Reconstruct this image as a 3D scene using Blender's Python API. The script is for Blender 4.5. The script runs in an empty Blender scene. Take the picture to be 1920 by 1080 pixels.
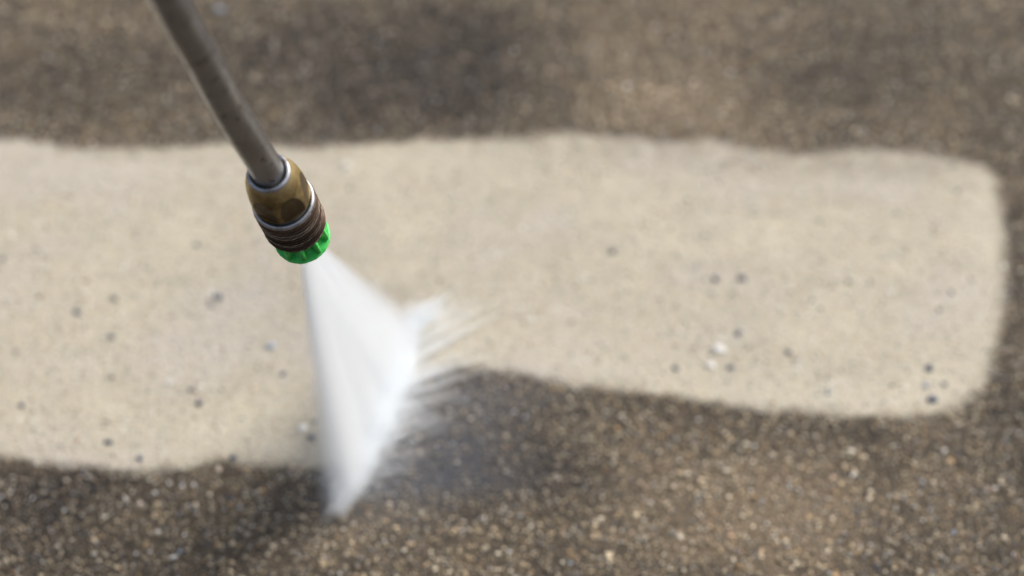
import bpy, bmesh, math, random
import numpy as np
from mathutils import Vector, Matrix, noise as mnoise

random.seed(7)
rng = np.random.default_rng(11)
S = bpy.context.scene
R = math.radians

# ------------------------------------------------------------------ camera
CAM_H, PITCH, HFOV = 0.955, R(40), R(24)
FPX = 960.0 / math.tan(HFOV / 2)
cam_d = bpy.data.cameras.new('camera')
cam = bpy.data.objects.new('camera', cam_d)
S.collection.objects.link(cam)
cam.location = (0, 0, CAM_H)
cam.rotation_euler = (R(90) - PITCH, 0, 0)
cam_d.sensor_width = 36
cam_d.angle = HFOV
cam_d.clip_start = 0.02
cam_d.clip_end = 500
cam_d.dof.use_dof = True
cam_d.dof.focus_distance = 1.095
cam_d.dof.aperture_fstop = 4.5
S.camera = cam

# ------------------------------------------------------------------ light
SUN_EL, SUN_AZ = 42, 58        # degrees; azimuth measured from +Y towards +X
world = bpy.data.worlds.new('World'); S.world = world
world.use_nodes = True
wn = world.node_tree.nodes; wl = world.node_tree.links
sky = wn.new('ShaderNodeTexSky'); sky.sky_type = 'NISHITA'; sky.sun_disc = False
sky.sun_elevation = R(SUN_EL); sky.sun_rotation = R(SUN_AZ)
sky.air_density = 1.0; sky.dust_density = 4.0; sky.ozone_density = 1.0
hs = wn.new('ShaderNodeHueSaturation'); hs.inputs['Saturation'].default_value = 0.78
wl.new(sky.outputs[0], hs.inputs['Color'])
wl.new(hs.outputs[0], wn['Background'].inputs['Color'])
wn['Background'].inputs['Strength'].default_value = 0.10
sun_d = bpy.data.lights.new('sun', 'SUN'); sun_d.energy = 2.0; sun_d.angle = R(32)
sun_d.color = (1.0, 0.97, 0.93)
sun = bpy.data.objects.new('sun', sun_d); S.collection.objects.link(sun)
sd_ = Vector((math.sin(R(SUN_AZ)) * math.cos(R(SUN_EL)), math.cos(R(SUN_AZ)) * math.cos(R(SUN_EL)), math.sin(R(SUN_EL))))
sun.rotation_euler = sd_.to_track_quat('Z', 'Y').to_euler()
S.view_settings.view_transform = 'Standard'
S.view_settings.look = 'None'
S.view_settings.exposure = 0.60
S.view_settings.gamma = 1.0
S.cycles.use_denoising = True
S.cycles.volume_bounces = 32
S.cycles.max_bounces = 34
S.cycles.transparent_max_bounces = 24
S.cycles.volume_step_rate = 0.6

# ------------------------------------------------------------------ helpers
FWD = Vector((0, math.cos(PITCH), -math.sin(PITCH)))
UPV = Vector((0, math.sin(PITCH), math.cos(PITCH)))
CAMP = Vector((0, 0, CAM_H))

def at_depth(px, py, z):
    """photo pixel (1920 wide) at a distance along the view axis -> world point"""
    return CAMP + Vector((1, 0, 0)) * ((px - 960) / FPX * z) + UPV * ((540 - py) / FPX * z) + FWD * z

def on_ground(px, py, h=0.0):
    z = (CAM_H - h) / (math.sin(PITCH) + (py - 540) / FPX * math.cos(PITCH))
    return at_depth(px, py, z)

def link(o, parent=None):
    S.collection.objects.link(o)
    if parent is not None:
        o.parent = parent
    return o

def obj(name, me, mat=None, parent=None):
    o = bpy.data.objects.new(name, me)
    if mat is not None and not me.materials:
        me.materials.append(mat)
    return link(o, parent)

def empty(name, loc):
    o = bpy.data.objects.new(name, None)
    o.empty_display_size = 0.02
    o.location = loc
    return link(o)

def pydata(name, v, f, smooth=True):
    me = bpy.data.meshes.new(name)
    me.from_pydata([tuple(p) for p in v], [], f)
    me.update()
    if smooth:
        me.shade_smooth()
    return me

class NT:
    def __init__(self, name):
        self.m = bpy.data.materials.new(name); self.m.use_nodes = True
        self.t = self.m.node_tree; self.t.nodes.clear()
        self.out = self.n('ShaderNodeOutputMaterial')
    def n(self, typ, **kw):
        nd = self.t.nodes.new(typ)
        for k, v in kw.items():
            setattr(nd, k, v)
        return nd
    def l(self, a, b):
        self.t.links.new(a, b)
    def set(self, sock, v):
        if isinstance(v, bpy.types.NodeSocket):
            self.l(v, sock)
        else:
            if hasattr(sock.default_value, '__len__') and not hasattr(v, '__len__'):
                v = [v] * len(sock.default_value)
            if hasattr(v, '__len__') and len(v) == 3 and len(sock.default_value) == 4:
                v = (*v, 1)
            sock.default_value = v
    def math(self, op, a, b=0.0, c=0.0, clamp=False):
        nd = self.n('ShaderNodeMath', operation=op, use_clamp=clamp)
        self.set(nd.inputs[0], a); self.set(nd.inputs[1], b); self.set(nd.inputs[2], c)
        return nd.outputs[0]
    def mr(self, v, a, b, c=0.0, d=1.0, smooth=False):
        nd = self.n('ShaderNodeMapRange', interpolation_type='SMOOTHSTEP' if smooth else 'LINEAR')
        for i, x in enumerate((v, a, b, c, d)):
            self.set(nd.inputs[i], x)
        return nd.outputs[0]
    def mix(self, f, a, b, blend='MIX'):
        nd = self.n('ShaderNodeMix', data_type='RGBA', blend_type=blend)
        self.set(nd.inputs['Factor'], f); self.set(nd.inputs[6], a); self.set(nd.inputs[7], b)
        return nd.outputs[2]
    def noise(self, vec, scale, detail=3, rough=0.55, dist=0.0, out='Fac'):
        nd = self.n('ShaderNodeTexNoise')
        if vec is not None: self.l(vec, nd.inputs['Vector'])
        nd.inputs['Scale'].default_value = scale; nd.inputs['Detail'].default_value = detail
        nd.inputs['Roughness'].default_value = rough; nd.inputs['Distortion'].default_value = dist
        return nd.outputs[out]
    def attr(self, name, out='Fac'):
        nd = self.n('ShaderNodeAttribute'); nd.attribute_name = name
        return nd.outputs[out]
    def coord(self, which='Object'):
        return self.n('ShaderNodeTexCoord').outputs[which]
    def ramp(self, f, stops, interp='LINEAR'):
        nd = self.n('ShaderNodeValToRGB'); nd.color_ramp.interpolation = interp
        e = nd.color_ramp.elements
        while len(e) < len(stops): e.new(0.5)
        for el, (p, c) in zip(e, stops):
            el.position = p; el.color = (*c, 1)
        self.set(nd.inputs[0], f)
        return nd.outputs[0]
    def bsdf(self, color, rough=0.6, metal=0.0, normal=None, **kw):
        p = self.n('ShaderNodeBsdfPrincipled')
        self.set(p.inputs['Base Color'], color); self.set(p.inputs['Roughness'], rough)
        self.set(p.inputs['Metallic'], metal)
        if normal is not None: self.l(normal, p.inputs['Normal'])
        for k, v in kw.items(): self.set(p.inputs[k.replace('_', ' ')], v)
        self.l(p.outputs[0], self.out.inputs['Surface'])
        return p
    def bump(self, h, strength, dist):
        b = self.n('ShaderNodeBump'); b.inputs['Strength'].default_value = strength
        b.inputs['Distance'].default_value = dist
        self.l(h, b.inputs['Height'])
        return b.outputs[0]

# ------------------------------------------------------------------ ground layout (in metres on the ground)
edge_px = [(-1500, 215), (-400, 250), (0, 258), (60, 262), (120, 277), (200, 284), (300, 282), (400, 272), (520, 274), (620, 276), (700, 270),
           (800, 262), (900, 262), (1000, 257), (1080, 253), (1160, 257), (1250, 268), (1340, 262), (1440, 282), (1520, 286), (1600, 276), (1700, 286),
           (1780, 296), (1838, 308), (1868, 340), (1880, 400), (1886, 470), (1885, 530), (1878, 600), (1866, 665),
           (1846, 715), (1812, 752), (1760, 772), (1690, 780), (1600, 780), (1520, 774), (1440, 764), (1340, 752), (1240, 738),
           (1150, 728), (1060, 716), (980, 700), (900, 690), (830, 688), (770, 720), (700, 800), (640, 866), (580, 880), (530, 872),
           (470, 864), (400, 864), (340, 876), (270, 884), (210, 878), (150, 868), (80, 862), (0, 856), (-400, 850), (-1500, 850)]
edge = np.array([on_ground(*p)[:2] for p in edge_px])

def signed_dist(P):
    """+ inside the washed band, metres"""
    d = np.full(len(P), 1e9); inside = np.zeros(len(P), bool)
    n = len(edge)
    for i in range(n):
        a = edge[i]; b = edge[(i + 1) % n]; ab = b - a
        t = np.clip(((P - a) @ ab) / (ab @ ab), 0, 1)
        d = np.minimum(d, np.hypot(*(P - (a + t[:, None] * ab)).T))
        c = ((a[1] > P[:, 1]) != (b[1] > P[:, 1]))
        with np.errstate(divide='ignore', invalid='ignore'):
            xi = (b[0] - a[0]) * (P[:, 1] - a[1]) / (b[1] - a[1]) + a[0]
        inside ^= (c & (P[:, 0] < xi))
    return np.where(inside, d, -d)

def blobs(P, lst):
    out = np.zeros(len(P))
    for px, py, rx, ry, amp in lst:
        c = on_ground(px, py)
        sx = (on_ground(px + rx, py) - c).length; sy = (on_ground(px, py + ry) - on_ground(px, py - ry)).length / 2
        out += amp * np.exp(-((P[:, 0] - c.x) / sx) ** 2 - ((P[:, 1] - c.y) / sy) ** 2)
    return out
# + = more grime, - = thinner grime
SOIL = [(740, 110, 300, 110, .40), (880, 190, 160, 70, .25), (130, 150, 260, 110, .15), (450, 215, 300, 70, .08), (1600, 90, 220, 110, .10),
        (1760, 130, 160, 90, .08),
        (1150, 90, 130, 110, -.28), (1250, 200, 150, 60, -.30), (1460, 30, 200, 60, -.12), (1600, 240, 260, 50, -.15), (60, 30, 200, 80, -.05),
        (60, 940, 130, 90, .30), (200, 900, 180, 50, .20), (400, 1000, 200, 80, .02), (950, 800, 190, 90, .18), (800, 900, 150, 60, .30),
        (1050, 900, 120, 60, .20), (1650, 830, 120, 60, .05), (1880, 700, 60, 160, .15), (1250, 870, 130, 60, -.15), (1500, 960, 260, 100, -.28),
        (1350, 1000, 220, 60, -.18), (1650, 960, 60, 80, .10), (560, 1040, 120, 50, -.1), (150, 1040, 200, 60, .12), (1860, 240, 70, 70, .2)]
RESIDUE = [(1280, 285, 260, 26, .9), (1500, 305, 180, 26, .95), (1740, 318, 110, 26, .8), (1010, 268, 160, 18, .6), (700, 284, 200, 12, .45), (260, 296, 300, 12, .4), (60, 840, 160, 14, .4), (1150, 712, 200, 10, .4)]
WET = [(880, 740, 150, 50, .7), (820, 830, 140, 60, .9), (850, 900, 160, 40, .5), (700, 900, 120, 80, .7), (620, 600, 260, 140, .35)]

def relief(P):
    x, y = P[:, 0], P[:, 1]
    return 0.0007 * np.sin(x * 23 + 1.3 * np.sin(y * 17)) * np.sin(y * 19 + 2 + 1.1 * np.sin(x * 13))

def add_attrs(me, P, extra=None):
    for nm, val in (('washed', signed_dist(P)), ('soil', blobs(P, SOIL)), ('wet', np.clip(blobs(P, WET), 0, 1)), ('residue', np.clip(blobs(P, RESIDUE), 0, 1))):
        a = me.attributes.new(nm, 'FLOAT', 'POINT'); a.data.foreach_set('value', val.astype(np.float32))

# ------------------------------------------------------------------ ground materials
def ground_mask(m):
    co = m.coord('Object')
    sd = m.attr('washed')
    n1 = m.noise(co, 45, 5, .7); n2 = m.noise(co, 330, 2, .6)
    j = m.math('ADD', m.math('MULTIPLY', m.math('SUBTRACT', n1, .5), .024), m.math('MULTIPLY', m.math('SUBTRACT', n2, .5), .012))
    f = m.mr(m.math('ADD', sd, j), -.006, .006, 0, 1, True)
    rs = m.math('MULTIPLY', m.attr('residue'), m.mr(m.noise(co, 85, 4, .65), .36, .62, .1, .62))
    return co, m.math('MULTIPLY', f, m.math('SUBTRACT', 1.0, rs))

def soil_level(m, co):
    s = m.math('MULTIPLY', m.attr('soil'), 1.3)
    n = m.noise(co, 11, 5, .6)
    n3 = m.noise(co, 95, 4, .7)
    v = m.math('ADD', m.math('ADD', s, m.math('MULTIPLY', m.math('SUBTRACT', n, .5), 1.15)), m.math('MULTIPLY', m.math('SUBTRACT', n3, .5), 1.5))
    return m.math('ADD', v, .5, clamp=True)

def make_ground_mat():
    m = NT('concrete_matrix')
    co, f = ground_mask(m); soil = soil_level(m, co)
    big = m.noise(co, 9, 4, .6); fine = m.noise(co, 420, 3, .6); mid = m.noise(co, 110, 3, .6)
    clean = m.ramp(big, [(.36, (.58, .525, .375)), (.5, (.455, .408, .298)), (.62, (.505, .462, .385))])
    clean = m.mix(m.mr(mid, .3, .75), clean, (.53, .47, .37))
    clean = m.mix(m.mr(fine, .55, .8), clean, (.30, .25, .18))
    blotch = m.noise(co, 55, 4, .6)
    clean = m.mix(m.mr(blotch, .56, .76, 0, .35), clean, (.36, .315, .25))
    dirt = m.ramp(soil, [(0., (.17, .127, .082)), (.45, (.072, .055, .037)), (1., (.022, .018, .014))])
    dirt = m.mix(m.mr(fine, .5, .8, 0, .6), dirt, (.05, .04, .032))
    col = m.mix(f, dirt, clean)
    sd_ = m.attr('washed')
    rim = m.math('MULTIPLY', m.mr(sd_, .004, .010), m.mr(sd_, .040, .012))
    col = m.mix(m.math('MULTIPLY', rim, .22), col, (.60, .54, .43))
    wet = m.attr('wet')
    col = m.mix(m.math('MULTIPLY', wet, .45), col, (.10, .11, .13))
    nrm = m.bump(m.math('ADD', fine, m.math('MULTIPLY', mid, .8)), .6, .0012)
    ro = m.mr(wet, 0, 1, .85, .3)
    m.bsdf(col, ro, 0, nrm, Specular_IOR_Level=.3)
    return m.m

def make_grain_mat():
    m = NT('aggregate_grains')
    co, f = ground_mask(m); soil = soil_level(m, co)
    tint = m.attr('tint', 'Color'); fine = m.noise(co, 900, 2, .5)
    top = m.attr('topness')
    big = m.noise(co, 9, 4, .6)
    base = m.ramp(big, [(.36, (.58, .525, .375)), (.5, (.455, .408, .298)), (.62, (.505, .462, .385))])
    clean = m.mix(.52, base, tint)
    blotch = m.noise(co, 55, 4, .6)
    clean = m.mix(m.mr(blotch, .54, .70, 0, .36), clean, (.34, .30, .235))
    clean = m.mix(m.mr(blotch, .46, .30, 0, .30), clean, (.66, .60, .48))
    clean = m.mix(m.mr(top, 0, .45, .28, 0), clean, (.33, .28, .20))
    bright = m.attr('sparkle')
    dt = m.mix(1., tint, m.ramp(soil, [(0., (1.52, 1.35, 1.04)), (.45, (1.14, 1.04, .82)), (1., (.50, .45, .38))]), 'MULTIPLY')
    dt = m.mix(bright, dt, m.mix(.35, tint, (.86, .82, .75)))
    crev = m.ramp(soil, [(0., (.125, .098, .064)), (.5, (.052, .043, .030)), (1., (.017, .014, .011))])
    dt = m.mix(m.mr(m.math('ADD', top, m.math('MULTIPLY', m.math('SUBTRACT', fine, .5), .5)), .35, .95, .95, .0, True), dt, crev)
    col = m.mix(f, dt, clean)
    sd_ = m.attr('washed')
    rim = m.math('MULTIPLY', m.mr(sd_, .004, .010), m.mr(sd_, .040, .012))
    col = m.mix(m.math('MULTIPLY', rim, .22), col, (.60, .54, .43))
    wet = m.attr('wet')
    col = m.mix(m.math('MULTIPLY', wet, .45), col, (.10, .11, .13))
    ro = m.mr(wet, 0, 1, .55, .2)
    m.bsdf(col, ro, 0, m.bump(fine, .4, .0004), Specular_IOR_Level=.3)
    return m.m

GM = make_ground_mat(); AM = make_grain_mat()

# ground: one sheet, fine under the lance, growing coarser out to the horizon
def axis_pts(lo, hi, step, far):
    core = list(np.arange(lo, hi + 1e-9, step)); s = step; x = hi; out = []
    while x < far: s *= 1.35; x += s; out.append(x)
    s = step; x = lo; inn = []
    while x > -far: s *= 1.35; x -= s; inn.append(x)
    return np.array(inn[::-1] + core + out)
gx = axis_pts(-.56, .56, .0045, 150); gy = axis_pts(.72, 1.70, .0045, 150)
X, Y = np.meshgrid(gx, gy); P2 = np.stack([X.ravel(), Y.ravel()], 1)
nearw = np.exp(-(np.hypot(P2[:, 0], P2[:, 1] - 1.2) / 1.2) ** 4)
Z = relief(P2) * nearw
nx, ny = len(gx), len(gy)
idx = np.arange(nx * ny).reshape(ny, nx)
F = np.stack([idx[:-1, :-1], idx[:-1, 1:], idx[1:, 1:], idx[1:, :-1]], -1).reshape(-1, 4)
me = bpy.data.meshes.new('ground')
me.vertices.add(nx * ny); me.vertices.foreach_set('co', np.column_stack([P2, Z]).astype(np.float32).ravel())
me.loops.add(F.size); me.loops.foreach_set('vertex_index', F.ravel().astype(np.int32))
me.polygons.add(len(F)); me.polygons.foreach_set('loop_start', np.arange(0, F.size, 4, dtype=np.int32))
me.update(); me.shade_smooth(); add_attrs(me, P2)
ground = obj('ground', me, GM)
ground['kind'] = 'structure'
ground['label'] = 'concrete ground of fine exposed aggregate, brown with grime except for one washed pale band'

# aggregate grains standing proud of the cement
sp = 0.00232
yy = np.arange(.80, 1.60, sp); pts = []
for j, y in enumerate(yy):
    hw = .27 + (y - .85) * .20 + .06
    xs = np.arange(-hw, hw, sp) + (sp / 2 if j % 2 else 0)
    pts.append(np.column_stack([xs, np.full(len(xs), y)]))
G = np.concatenate(pts); G += rng.uniform(-.45, .45, G.shape) * sp
N = len(G)
keep = np.array([mnoise.noise(Vector((p[0] * 210, p[1] * 210, 1.7))) for p in G])
sdg = signed_dist(G)
k0 = (sdg > 0) | (keep > -.20) | (rng.random(N) < .35)
G = G[k0]; sdg = sdg[k0]; N = len(G)
rad = np.clip(rng.lognormal(math.log(.00098), .40, N), .0005, .0026)
flat = rng.uniform(.40, .90, N) * np.where(sdg > 0, .42, 1.0)
sink = np.where(sdg > 0, .25, .1) * rad * flat
k = np.arange(6) * math.pi / 3
tv = [(0, 0, 1.0)] + [(.68 * math.cos(a), .68 * math.sin(a), .72) for a in k] + [(math.cos(a + .5), math.sin(a + .5), -.25) for a in k]
tf = [(0, 1 + i, 1 + (i + 1) % 6) for i in range(6)]
for i in range(6):
    a, b, c, d = 1 + i, 1 + (i + 1) % 6, 7 + i, 7 + (i + 1) % 6
    tf += [(a, c, b), (b, c, d)]
tv = np.array(tv); tf = np.array(tf)
rot = rng.uniform(0, 2 * math.pi, N); asp = rng.uniform(.65, 1.0, N)
V = tv[None] * rng.uniform(.78, 1.18, (N, 13, 1)) * np.array([1, 1, 1.0])
V[..., 0] *= asp[:, None]
V = V * rad[:, None, None]; V[..., 2] *= flat[:, None]
c_, s_ = np.cos(rot)[:, None], np.sin(rot)[:, None]
tilt = rng.normal(0, .18, (N, 2))
V[..., 2] += V[..., 0] * tilt[:, :1] + V[..., 1] * tilt[:, 1:]
vx = V[..., 0] * c_ - V[..., 1] * s_; vy = V[..., 0] * s_ + V[..., 1] * c_
V = np.stack([vx + G[:, :1], vy + G[:, 1:], V[..., 2] + (relief(G) - sink)[:, None]], -1).reshape(-1, 3)
Fg = (tf[None] + (np.arange(N) * 13)[:, None, None]).reshape(-1, 3)
ga = bpy.data.meshes.new('aggregate')
ga.vertices.add(len(V)); ga.vertices.foreach_set('co', V.astype(np.float32).ravel())
ga.loops.add(Fg.size); ga.loops.foreach_set('vertex_index', Fg.ravel().astype(np.int32))
ga.polygons.add(len(Fg)); ga.polygons.foreach_set('loop_start', np.arange(0, Fg.size, 3, dtype=np.int32))
ga.update(); ga.shade_smooth()
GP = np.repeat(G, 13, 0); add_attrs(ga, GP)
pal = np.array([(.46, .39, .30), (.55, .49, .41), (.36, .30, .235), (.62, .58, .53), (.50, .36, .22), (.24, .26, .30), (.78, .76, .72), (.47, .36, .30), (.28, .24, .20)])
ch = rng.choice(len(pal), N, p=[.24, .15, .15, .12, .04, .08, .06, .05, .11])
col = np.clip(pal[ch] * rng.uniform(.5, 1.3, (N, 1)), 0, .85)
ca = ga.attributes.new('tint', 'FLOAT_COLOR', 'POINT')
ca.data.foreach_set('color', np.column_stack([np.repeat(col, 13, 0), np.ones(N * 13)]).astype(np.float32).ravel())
spark = np.where(rng.random(N) < .085, rng.uniform(.35, 1.0, N), 0)  # random grains painted near-white in place of specular glints
qa = ga.attributes.new('sparkle', 'FLOAT', 'POINT'); qa.data.foreach_set('value', np.repeat(spark, 13).astype(np.float32))
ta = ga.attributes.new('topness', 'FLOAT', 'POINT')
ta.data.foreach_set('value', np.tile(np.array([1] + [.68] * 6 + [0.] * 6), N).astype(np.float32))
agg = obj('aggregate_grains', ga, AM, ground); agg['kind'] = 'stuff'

# the stones big or coloured enough to pick out
def stone_mat(name, c, r=.5):
    m = NT(name); co = m.coord('Object')
    n = m.noise(co, 1.6, 4, .6)
    m.bsdf(m.mix(m.mr(n, .35, .7), c, tuple(x * .62 for x in c)), r, 0, m.bump(n, .3, .0005))
    return m.m
SM = {'blue': stone_mat('slate_blue_stone', (.045, .065, .12)), 'white': stone_mat('white_quartz_stone', (.88, .86, .80)),
      'tan': stone_mat('tan_stone', (.42, .32, .22)), 'grey': stone_mat('grey_stone', (.13, .145, .175)),
      'orange': stone_mat('rust_stone', (.45, .24, .11)), 'pale': stone_mat('pale_blue_stone', (.36, .42, .50))}
def pebble_mesh(seed):
    bm = bmesh.new(); bmesh.ops.create_icosphere(bm, subdivisions=1 if seed % 2 else 2, radius=1)
    if seed % 2 == 0:
        bmesh.ops.delete(bm, geom=[f for f in bm.faces if f.calc_center_median().z < -.35], context='FACES')
    for v in bm.verts:
        v.co *= .84 + .62 * mnoise.noise(v.co * 1.2 + Vector((seed * 7.1, 0, 0)))
    me = bpy.data.meshes.new('pebble'); bm.to_mesh(me); bm.free(); me.shade_smooth()
    return me
PM = {}
for kx, c in enumerate(SM):
    for q in range(3):
        mm = pebble_mesh(kx * 3 + q); mm.materials.append(SM[c]); PM[c, q] = mm
def pebble(px, py, wpx, hpx, c, rz=None):
    pp = on_ground(px, py); ins = signed_dist(np.array([[pp.x, pp.y]]))[0] > 0
    k_ = 1.15 if ins else .64
    wpx, hpx = wpx * k_, hpx * k_
    p = on_ground(px, py); mpp = (on_ground(px + 1, py) - p).length
    mp2 = (on_ground(px, py - 1) - p).length
    o = bpy.data.objects.new('pebble', PM[c, random.randrange(3)])
    z = float(relief(np.array([[p.x, p.y]]))[0])
    o.scale = (wpx * mpp / 2, hpx * mp2 / 2, min(wpx * mpp / 2, .0028) * .55)
    o.location = (p.x, p.y, z + .0005)
    o.rotation_euler = (0, 0, random.uniform(-.3, .3) if rz is None else rz)
    link(o, ground)
for a in [(205, 829, 20, 9, 'blue'), (42, 761, 13, 9, 'blue'), (262, 861, 12, 9, 'blue'), (437, 861, 12, 9, 'blue'), (1750, 750, 24, 11, 'blue'),
          (1743, 692, 15, 12, 'blue'), (1343, 524, 15, 12, 'blue'), (1392, 524, 18, 11, 'grey'), (1385, 625, 12, 14, 'grey'), (374, 758, 15, 11, 'blue'),
          (410, 558, 18, 12, 'grey'), (1370, 688, 16, 9, 'grey'), (1480, 661, 15, 8, 'grey'), (210, 632, 13, 10, 'grey'), (1268, 690, 12, 10, 'grey'),
          (1350, 655, 25, 18, 'white'), (1333, 685, 17, 14, 'white'), (568, 805, 22, 15, 'white'), (1176, 163, 20, 17, 'white'), (845, 229, 15, 13, 'tan'),
          (1030, 133, 20, 15, 'tan'), (412, 18, 40, 16, 'pale'), (708, 246, 12, 11, 'pale'), (610, 263, 14, 13, 'grey'), (1735, 724, 12, 10, 'pale'),
          (1150, 472, 15, 9, 'grey'), (508, 651, 17, 10, 'pale'), (145, 586, 13, 11, 'grey'), (215, 558, 12, 9, 'grey'), (585, 823, 16, 10, 'grey'),
          (1728, 914, 15, 7, 'blue'), (1748, 930, 16, 9, 'blue'), (1788, 998, 13, 13, 'pale'), (1380, 1034, 8, 17, 'blue'), (434, 1018, 10, 10, 'orange'),
          (338, 1035, 12, 12, 'pale'), (325, 1045, 16, 14, 'white'), (342, 913, 14, 14, 'white'), (187, 885, 12, 12, 'tan'), (1600, 890, 14, 14, 'white'),
          (1770, 844, 13, 13, 'white'), (235, 935, 11, 11, 'white'), (291, 926, 13, 12, 'white'), (346, 1004, 10, 10, 'white'), (472, 988, 10, 10, 'white'),
          (1668, 930, 12, 12, 'white'), (1731, 975, 11, 11, 'white'), (1480, 915, 12, 12, 'white'), (1865, 915, 12, 11, 'white'), (1825, 935, 12, 14, 'tan'),
          (1300, 825, 18, 8, 'grey'), (965, 772, 13, 11, 'white'), (1220, 945, 10, 11, 'white'), (1700, 1045, 14, 12, 'tan'), (430, 935, 16, 8, 'blue'),
          (433, 948, 12, 10, 'orange'), (808, 590, 14, 9, 'pale'), (650, 310, 12, 10, 'white'), (955, 1036, 11, 11, 'white'), (1069, 1058, 12, 10, 'pale')]:
    pebble(*a)
for i in range(205):
    px, py = random.uniform(-60, 1980), 1110 - 1150 * random.random() ** 1.5
    p = on_ground(px, py)
    s = float(signed_dist(np.array([[p.x, p.y]]))[0])
    if s > 0:
        c = random.choice(['grey', 'tan', 'blue', 'pale', 'white', 'tan', 'grey', 'blue', 'orange'])
        if random.random() < .15: continue
        w = random.uniform(5, 10)
    else:
        c = random.choice(['tan', 'tan', 'grey', 'white', 'tan', 'grey', 'blue', 'orange', 'pale'])
        w = random.uniform(8, 13)
    pebble(px, py, w, w * random.uniform(.45, 1), c, random.uniform(-.6, .6))

# ------------------------------------------------------------------ the lance
DIR = (Vector((1, 0, 0)) * .1364 + UPV * -.410 + FWD).normalized()
P0 = at_depth(564, 440, 1.10)          # centre of the nozzle's lower face
AX = DIR
E1 = AX.cross(Vector((0, 0, 1))).normalized(); E2 = AX.cross(E1).normalized()
# local frame: z points back up the lance
ZL = -AX; XL = E1; YL = ZL.cross(XL).normalized()
LM = Matrix((XL, YL, ZL)).transposed()

lance = empty('pressure_washer_lance', P0)
lance['label'] = 'steel pressure washer lance with brass nut, threaded coupler and green nozzle above the washed band'
lance['category'] = 'pressure washer lance'

def steel_tube_mat():
    m = NT('brown_stained_steel'); co = m.coord('Object')
    n = m.noise(co, 30, 4, .6); sp_ = m.noise(co, 260, 2, .6)
    st = m.n('ShaderNodeMapping'); st.inputs['Scale'].default_value = (260, 260, 14); m.l(co, st.inputs[0])
    stn = m.noise(st.outputs[0], 1, 3, .6)
    c = m.ramp(n, [(.3, (.32, .32, .33)), (.55, (.44, .455, .49)), (.75, (.34, .36, .40))])
    c = m.mix(m.mr(sp_, .60, .68, 0, .75), c, (.07, .045, .035))
    c = m.mix(m.mr(stn, .55, .8, 0, .4), c, (.26, .24, .23))
    m.bsdf(c, m.mr(stn, .3, .7, .28, .40), 1.0, m.bump(stn, .12, .0003))
    return m.m
def bright_steel_mat():
    m = NT('worn_zinc'); co = m.coord('Object')
    n = m.noise(co, 160, 4, .65); n2 = m.noise(co, 500, 3, .6)
    c = m.ramp(n, [(.34, (.17, .13, .10)), (.46, (.42, .42, .44)), (.7, (.62, .64, .68))])
    m.bsdf(c, m.mr(n2, .3, .7, .32, .55), .85, m.bump(n2, .25, .0004))
    return m.m
def brass_mat():
    m = NT('tarnished_brass'); co = m.coord('Object')
    n = m.noise(co, 70, 5, .62, .4); n2 = m.noise(co, 420, 3, .6)
    flatm = m.attr('flat')
    c = m.ramp(n, [(.32, (.14, .095, .035)), (.46, (.34, .25, .11)), (.58, (.50, .39, .19)), (.75, (.66, .55, .34))])
    c = m.mix(m.mr(flatm, .2, .8, 0, .80), c, (.085, .062, .040))
    c = m.mix(m.mr(n2, .74, .80, 0, .8), c, (.72, .68, .60))
    m.bsdf(c, m.mr(n, .3, .7, .56, .42), .85, m.bump(m.math('ADD', n2, n), .22, .0005))
    return m.m
def thread_mat():
    m = NT('rusty_thread_steel'); co = m.coord('Object')
    cv = m.n('ShaderNodeCombineXYZ'); m.l(m.attr('ring_cos'), cv.inputs[0]); m.l(m.attr('ring_sin'), cv.inputs[1]); m.l(m.attr('axial'), cv.inputs[2])
    mp = m.n('ShaderNodeMapping'); mp.inputs['Scale'].default_value = (.45, .45, 1500); m.l(cv.outputs[0], mp.inputs[0])
    n = m.noise(mp.outputs[0], 1.0, 3, .55, 0); n2 = m.noise(co, 900, 3, .6); r = m.attr('ridge')
    c = m.ramp(n, [(.32, (.018, .011, .008)), (.48, (.060, .036, .022)), (.62, (.12, .070, .042)), (.78, (.20, .14, .10))])
    scratched = m.math('MULTIPLY', m.mr(r, .72, .98, 0, 1, True), m.mr(n, .42, .60, .05, 1))  # bright bare metal where ridge tops are scratched
    c = m.mix(m.math('MULTIPLY', scratched, .95), c, (.72, .64, .55))
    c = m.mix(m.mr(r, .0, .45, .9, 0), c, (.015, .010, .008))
    m.bsdf(c, m.mr(n2, .3, .7, .35, .6), .7, m.bump(n2, .35, .0004))
    return m.m
def green_mat():
    m = NT('green_nylon'); co = m.coord('Object')
    n = m.noise(co, 260, 4, .6); n2 = m.noise(co, 700, 3, .65)
    c = m.ramp(n, [(.3, (.04, .46, .07)), (.6, (.08, .66, .13)), (.85, (.15, .78, .20))])
    c = m.mix(m.mr(n2, .66, .75, 0, .6), c, (.30, .38, .15))
    m.bsdf(c, .42, 0, m.bump(n2, .3, .0003), Subsurface_Weight=.15, Subsurface_Radius=(.002, .004, .002), Subsurface_Scale=.5)
    return m.m
def dark_mat():
    m = NT('gap_shade_black'); n = m.noise(m.coord('Object'), 200, 2)
    m.bsdf(m.ramp(n, [(.3, (.008, .006, .005)), (.7, (.02, .015, .012))]), .6)
    return m.m
MT, MS, MB, MTH, MG, MD = steel_tube_mat(), bright_steel_mat(), brass_mat(), thread_mat(), green_mat(), dark_mat()

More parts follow.
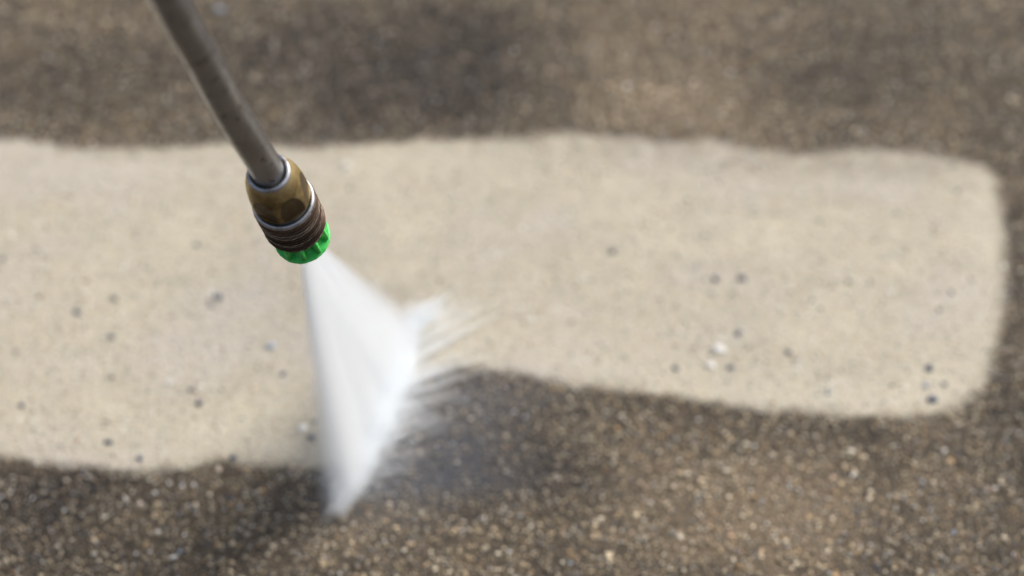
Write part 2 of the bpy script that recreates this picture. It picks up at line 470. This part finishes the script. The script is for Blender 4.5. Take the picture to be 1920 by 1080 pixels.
def lathe(name, prof, mat, parent, nseg=128, rfun=None, attrs=None, closed=True):
    """prof: list of (radius, z) up the lance; optional radius function of (angle, radius, z)"""
    v = []; f = []; at = {kk: [] for kk in (attrs or {})}
    for i, (r, z) in enumerate(prof):
        for j in range(nseg):
            t = 2 * math.pi * j / nseg
            rr = rfun(t, r, z) if rfun else r
            v.append(LM @ Vector((rr * math.cos(t), rr * math.sin(t), z)))
            for kk in at: at[kk].append(attrs[kk](t, r, z, rr, i))
    for i in range(len(prof) - 1):
        for j in range(nseg):
            a = i * nseg + j; b = i * nseg + (j + 1) % nseg
            f.append((a, b, b + nseg, a + nseg))
    if closed:
        f.append(tuple(range(nseg))[::-1]); f.append(tuple(range((len(prof) - 1) * nseg, len(prof) * nseg)))
    me = pydata(name, v, f)
    for kk in at:
        aa = me.attributes.new(kk, 'FLOAT', 'POINT'); aa.data.foreach_set('value', at[kk])
    return obj(name, me, mat, parent)

# tube: very slightly bent, runs up out of the picture
s_seq = [.058, .064, .0745, .105, .140, .170, .1925]
def cz(s): return 1.10 - .918 * s
axis_c = [P0 - DIR * s for s in (.050, .058, .066)]
# photograph's centre line, heights 290 .. 0, as gently bent metal
bend = [(.0745 + .0035, 485, 290), (.118, 426.5, 200), (.1525, 381, 110), (.175, 344, 50), (.1935, 319, 0)]
def px_s(y):      # arc distance at which the straight axis crosses that picture height
    lo, hi = 0, .6
    for _ in range(50):
        mid = (lo + hi) / 2; p = P0 - DIR * mid - CAMP
        yy_ = 540 - p.dot(UPV) / p.dot(FWD) * FPX
        if yy_ > y: lo = mid
        else: hi = mid
    return lo
cl = [P0 - DIR * s for s in (.045, .060)]
for _, x, y in bend:
    s = px_s(y); cl.append(at_depth(x, y, cz(s)))
d_end = (cl[-1] - cl[-3]).normalized()
for q in range(1, 9): cl.append(cl[6] + d_end * .075 * q)
# smooth
def catmull(pts, n=8):
    out = []
    for i in range(len(pts) - 1):
        a = pts[max(i - 1, 0)]; b = pts[i]; c = pts[i + 1]; d = pts[min(i + 2, len(pts) - 1)]
        for q in range(n):
            t = q / n
            out.append(.5 * ((2 * b) + (c - a) * t + (2 * a - 5 * b + 4 * c - d) * t * t + (3 * b - a - 3 * c + d) * t ** 3))
    out.append(pts[-1]); return out
cl = [p - P0 for p in catmull(cl)]
for _ in range(14):
    cl = [cl[0]] + [(cl[i - 1] + cl[i] * 2 + cl[i + 1]) / 4 for i in range(1, len(cl) - 1)] + [cl[-1]]
v = []; f = []; ns = 64
up = XL.copy()
for i, p in enumerate(cl):
    t = (cl[min(i + 1, len(cl) - 1)] - cl[max(i - 1, 0)]).normalized()
    a = (up - t * up.dot(t)).normalized(); b = t.cross(a); up = a
    for j in range(ns):
        w = 2 * math.pi * j / ns
        v.append(p + (a * math.cos(w) + b * math.sin(w)) * .00722)
for i in range(len(cl) - 1):
    for j in range(ns):
        a = i * ns + j; b = i * ns + (j + 1) % ns
        f.append((a, b, b + ns, a + ns))
f.append(tuple(range(ns))[::-1]); f.append(tuple(range((len(cl) - 1) * ns, len(cl) * ns)))
obj('lance_tube', pydata('lance_tube', v, f), MT, lance)

# steel collar lip around the tube (inner wall shows a dark gap)
ZC = .0685
lathe('collar_ring', [(.0079, ZC - .006), (.0079, ZC - .0008), (.0082, ZC - .0001), (.0086, ZC + .0001), (.0092, ZC - .0002), (.0097, ZC - .0010), (.0098, ZC - .0022), (.0096, ZC - .006)],
      MS, lance, closed=False)
lathe('gap_shade_disc', [(.0070, ZC - .0040), (.0080, ZC - .0036)], MD, lance, closed=False).name = 'gap_shade_ring'  # near-black ring paints the shade inside the collar gap

# brass nut: turned body cut by six flats
FL0 = R(18)
FLAT_R = .01205
def nut_r(t, r, z):
    a = (t - FL0) % (math.pi / 3)
    a = min(a, math.pi / 3 - a)
    return min(r, FLAT_R / math.cos(a)) if z > .0428 else r
prof = []
for q in range(33):
    u = q / 32; z = .0428 + (ZC - .0012 - .0428) * u
    # full diameter over the lower part, rounding off to the collar
    r = .01335 - .0037 * max(0, (u - .15) / .85) ** 2.3
    prof.append((r, z))
prof = [(.0115, .0350), (.0115, .0416), (.0117, .0421), (.0123, .0425)] + prof + [(.0095, ZC - .0008), (.0090, ZC - .0020)]
def flat_a(t, r, z, rr, i): return 1.0 if rr < r - 1e-5 else 0.0
nut = lathe('hex_nut', prof, MB, lance, nseg=288, rfun=nut_r, attrs={'flat': flat_a})
lathe('nut_shoulder', [(.0119, .0352), (.01195, .0408), (.0119, .0418), (.0112, .0422)], MS, lance, closed=False)

# coupler sleeve: rolled lip, band, grooves
prof = [(.0127, .0330), (.0128, .0372), (.0129, .0382), (.0131, .0387), (.0137, .0386), (.0141, .0380), (.01425, .0372)]
rid = [.3] * 7
zt, zb = .0366, .0128
random.seed(3)
ngr = 15; z = zt; 
gz = [zt - (zt - zb) * (i + random.uniform(-.22, .22)) / ngr for i in range(1, ngr)]
gz = [zt] + gz + [zb]
for i in range(len(gz) - 1):
    a, b = gz[i], gz[i + 1]; h = a - b
    R0 = .0144 + random.uniform(-.00012, .00012) + (.00025 if i == 3 else 0)
    dp = random.uniform(.0004, .0008); gain = random.choice((.78, .84, .88, 1.0, 1.05)) if i != 4 else 1.15
    for uu, rr, rg in ((0.02, -dp, 0), (.14, -dp, .1), (.30, -.0001, .8), (.45, 0, 1), (.62, -.0001, .8), (.80, -dp * .8, .2), (.95, -dp, 0)):
        prof.append((R0 + rr, a - h * uu)); rid.append(rg * gain)
prof += [(.0141, zb - .0004), (.0136, zb - .0008), (.0125, zb - .0006), (.0110, zb + .001)]
rid += [.9, .6, .2, 0]
def slv_r(t, r, z):
    return r + .00009 * math.sin(t * 5 + z * 900) * math.sin(t * 3 + 2) + .00005 * math.sin(t * 23 + z * 2500)
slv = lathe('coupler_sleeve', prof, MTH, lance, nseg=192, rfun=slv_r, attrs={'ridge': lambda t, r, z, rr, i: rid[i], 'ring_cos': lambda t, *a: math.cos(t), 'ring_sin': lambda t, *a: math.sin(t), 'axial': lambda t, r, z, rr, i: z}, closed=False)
lip = lathe('sleeve_lip', [(.0126, .0340), (.01265, .0380), (.0128, .0388), (.0131, .03925), (.0137, .0391), (.01415, .0384), (.0143, .0375), (.01425, .0370)], MS, lance, closed=False)

# green nozzle tip: core, flange and lugs
tip = lathe('nozzle_tip', [(.0040, -.0034), (.0122, -.0038), (.0130, -.0035), (.0132, -.0030), (.0131, -.0024), (.0124, -.0021), (.0100, -.0018), (.0080, -.0006), (.0078, .0125)], MG, lance, nseg=128,
            rfun=lambda t, r, z: r + .00012 * math.sin(9 * t + 1) * math.sin(4 * t) + .00006 * math.sin(31 * t))
nl = 10
bmt = bmesh.new()
w_, h_, d_ = .00145, .0120, .0018
bmesh.ops.create_cube(bmt, size=1)
for vv in bmt.verts:
    vv.co = Vector((vv.co.x * d_ * 2.9, vv.co.y * w_ * 1.45, vv.co.z * h_))
    if vv.co.z > 0: vv.co.x *= .9
bmesh.ops.bevel(bmt, geom=bmt.edges[:], offset=.0004, segments=2, affect='EDGES')
lme = bpy.data.meshes.new('lug'); bmt.to_mesh(lme); bmt.free(); lme.shade_smooth(); lme.materials.append(MG)
for q in range(nl):
    t = 2 * math.pi * (q + .15) / nl
    o = bpy.data.objects.new('lug', lme)
    M3 = LM @ Matrix.Rotation(t, 3, 'Z')
    o.matrix_local = Matrix.Translation(LM @ Vector((.0102 * math.cos(t), .0102 * math.sin(t), .0040))) @ M3.to_4x4()
    link(o, tip)

# ------------------------------------------------------------------ the water
A = on_ground(638, 948); B = on_ground(768, 598)
PN = P0 + AX * .001
da, db = (A - PN).normalized(), (B - PN).normalized()
ua = (da + db).normalized(); wa = (db - da).normalized(); na = ua.cross(wa).normalized()
HALF = math.acos(max(-1, min(1, da.dot(db)))) / 2
spray = empty('water_spray', PN)
spray['label'] = 'white fan of pressurised water from the green nozzle, breaking into splashes on the dark concrete'
spray['category'] = 'water spray'
SMx = Matrix((wa, na, ua)).transposed().to_4x4()

def fan_mat():
    m = NT('water_fan_volume'); co = m.coord('Object')
    x = m.n('ShaderNodeSeparateXYZ'); m.l(co, x.inputs[0]); w, n, u = x.outputs
    un = m.math('MAXIMUM', u, .002)
    a = m.math('DIVIDE', w, m.math('ADD', un, .012))       # in-plane angle
    b = m.math('DIVIDE', n, un)
    cb = m.n('ShaderNodeCombineXYZ'); m.set(cb.inputs[0], m.math('MULTIPLY', a, 26)); m.set(cb.inputs[1], m.math('MULTIPLY', b, 14)); m.set(cb.inputs[2], m.math('MULTIPLY', u, 3))
    st = m.noise(cb.outputs[0], 1.0, 3, .6)
    sig = m.math('ADD', .0012, m.math('MULTIPLY', un, .024))
    g = m.math('DIVIDE', n, sig); g = m.math('EXPONENT', m.math('MULTIPLY', m.math('MULTIPLY', g, g), -1.0))
    aa = m.math('ABSOLUTE', a); th = math.tan(HALF)
    e = m.mr(aa, th * .70, th * 1.04, 1, 0, True)
    dens = m.math('DIVIDE', 21.0, m.math('ADD', un, .02))
    d = m.math('MULTIPLY', m.math('MULTIPLY', g, e), dens)
    d = m.math('MULTIPLY', d, m.mr(st, .32, .68, .25, 1.7))
    pv = m.n('ShaderNodeVolumePrincipled'); pv.inputs['Color'].default_value = (.970, .989, 1, 1)
    pv.inputs['Anisotropy'].default_value = 0.1
    m.l(d, pv.inputs['Density']); m.l(pv.outputs[0], m.out.inputs['Volume'])
    return m.m
L = .40; tw = math.tan(HALF) * 1.12
vs = []
for u in (0.0, .03, .1, .2, .3, L):
    hw = .0035 + tw * (u + .012 if u else 0); hn = .0022 + .050 * u
    vs += [(-hw, -hn, u), (hw, -hn, u), (hw, hn, u), (-hw, hn, u)]
fs = [(3, 2, 1, 0)]
for i in range(5):
    a = i * 4
    for j in range(4):
        fs.append((a + j, a + (j + 1) % 4, a + 4 + (j + 1) % 4, a + 4 + j))
fs.append((20, 21, 22, 23))
# cut the fan where it meets the concrete
fme = pydata('water_fan', vs, fs, False)
bm = bmesh.new(); bm.from_mesh(fme)
SM4 = SMx.inverted()
gn = (SM4.to_3x3() @ Vector((0, 0, 1))); gp = SM4.to_3x3() @ (Vector((0, 0, -.001)) - PN)
res = bmesh.ops.bisect_plane(bm, geom=bm.verts[:] + bm.edges[:] + bm.faces[:], plane_co=gp, plane_no=gn, clear_inner=True)
bmesh.ops.holes_fill(bm, edges=[e for e in bm.edges if e.is_boundary])
bmesh.ops.recalc_face_normals(bm, faces=bm.faces[:])
bm.to_mesh(fme); bm.free()
fan = obj('water_fan', fme, fan_mat(), spray); fan.matrix_local = SMx

def mist_mat(name, dens, colr=(.970, .988, 1.0)):
    m = NT(name)
    pv = m.n('ShaderNodeVolumePrincipled'); pv.inputs['Color'].default_value = (*colr, 1)
    pv.inputs['Density'].default_value = dens; pv.inputs['Anisotropy'].default_value = .1
    m.l(pv.outputs[0], m.out.inputs['Volume'])
    return m.m
MJ = [mist_mat('splash_thin', 12), mist_mat('splash_mid', 55), mist_mat('splash_dense', 110)]

def spindle(name, p, q, r0, r1, mat, seed=0, peak=.35, flatten=1.0, bow=0.0):
    """closed, tapering, slightly wobbly jet from p to q, never reaching below the ground"""
    ax = (q - p); Ln = ax.length; ax.normalize()
    e1 = ax.cross(Vector((0, 0, 1))).normalized(); e2 = e1.cross(ax)
    v = []; f = []; n, k_ = 14, 16
    for i in range(n + 1):
        t = i / n
        r = (r0 + (r1 - r0) * min(1, t / peak)) if t < peak else r1 * (1 - ((t - peak) / (1 - peak)) ** 1.5)
        r = max(r, .00005)
        for j in range(k_):
            w = 2 * math.pi * j / k_
            pt = p + Vector((bow * 4 * t * (1 - t), 0, 0)) + ax * (Ln * t) + e1 * (r * math.cos(w)) + e2 * (r * math.sin(w) * flatten)
            pt = pt + Vector((1, 1, 1)) * 0 + (e1 * mnoise.noise(pt * 60 + Vector((seed, 0, 0))) + e2 * mnoise.noise(pt * 60 + Vector((0, seed, 3)))) * r * .5
            pt.z = max(pt.z, .0015 + .0002 * j / k_)
            v.append(pt - PN)
    for i in range(n):
        for j in range(k_):
            a = i * k_ + j; b = i * k_ + (j + 1) % k_
            f.append((a, b, b + k_, a + k_))
    f.append(tuple(range(k_))[::-1]); f.append(tuple(range(n * k_, (n + 1) * k_)))
    me = pydata(name, v, f)
    bm = bmesh.new(); bm.from_mesh(me); bmesh.ops.recalc_face_normals(bm, faces=bm.faces[:])
    bm.to_mesh(me); bm.free()
    return obj(name, me, mat, spray)

def ab(t, h=0.004): 
    p = A.lerp(B, t); p.z = h; return p
# mist hugging the impact line
spindle('impact_mist', ab(-.04), ab(1.06), .004, .0085, MJ[1], 1, .5, .8, .007)
spindle('impact_mist', ab(-.05), ab(1.0), .004, .011, MJ[1], 2, .5, .9, .012)
spindle('impact_mist', ab(.2) + Vector((.006, 0, .002)), ab(1.12) + Vector((.004, 0, .004)), .006, .012, MJ[1], 5, .4, .9)
spindle('impact_mist', ab(-.075), ab(.45), .006, .0105, MJ[1], 14, .45, .8, .004)
spindle('impact_mist', ab(-.11) + Vector((-.004, 0, 0)), ab(.25) + Vector((-.006, 0, 0)), .004, .009, MJ[0], 21, .5, .8)
jets = [ # start along the impact line, end pixel, end height, r0, r1, density
    (.93, 852, 546, .030, .003, .0050, 2), (.97, 822, 552, .034, .002, .0030, 2), (.9, 868, 566, .026, .002, .0030, 1), (.86, 835, 562, .022, .003, .0050, 1), (.95, 775, 556, .030, .003, .0045, 1), (.9, 930, 570, .020, .004, .012, 0),
    (.8, 900, 610, .012, .004, .012, 0), (.75, 860, 640, .014, .004, .011, 0), (.45, 830, 770, .008, .006, .010, 0),
    (.22, 820, 850, .006, .006, .011, 0), (.62, 880, 700, .010, .007, .014, 0), (.36, 860, 790, .010, .008, .016, 0), (.5, 900, 740, .008, .006, .012, 0), (.05, 750, 925, .004, .004, .007, 0)]
random.seed(5)
for q in range(46):
    t = random.uniform(.06, .78); y0 = 948 - 350 * t; x0 = 638 + 130 * t + 30
    dx = (50 + 190 * random.random() ** 1.3) * (.6 + .6 * t)
    dy = -dx * (.14 + .75 * t + random.uniform(-.16, .24))
    jets.append((t, x0 + dx, y0 + dy, random.uniform(.003, .008), .0015, random.uniform(.0012, .0028), random.choice((1, 2, 2))))
for q in range(20):
    t = random.uniform(.80, 1.0)
    ex = random.uniform(775, 900); jets.append((t, ex, 612 - (ex - 765) * .62 + random.uniform(-22, 30), random.uniform(.016, .036), .0014, random.uniform(.0016, .0032), random.choice((1, 2, 2))))
for i, (t, ex, ey, eh, r0, r1, di) in enumerate(jets):
    spindle('splash_jet', ab(t, .004), on_ground(ex, ey, eh), r0, r1, MJ[di], i * 3.7, .35, .8)
# flying droplets
def water_mat():
    m = NT('droplet_water')
    p = m.bsdf((.9, .93, .96), .15, 0); p.inputs['Transmission Weight'].default_value = .5; p.inputs['IOR'].default_value = 1.33
    return m.m
random.seed(12)
bm = bmesh.new()
for i in range(420):
    t = random.random(); d = abs(random.gauss(0, .035)); side = 1 if random.random() < .8 else -1
    p = ab(t, .003 + abs(random.gauss(0, .5)) * d) + Vector((side * (.006 + d) * .9, d * random.uniform(-.4, .8), 0)) - PN
    bmesh.ops.create_icosphere(bm, subdivisions=1, radius=random.uniform(.00025, .0008), matrix=Matrix.Translation(p))
dme = bpy.data.meshes.new('droplets'); bm.to_mesh(dme); bm.free(); dme.shade_smooth()
dr = obj('droplets', dme, water_mat(), spray); dr['kind'] = 'stuff'
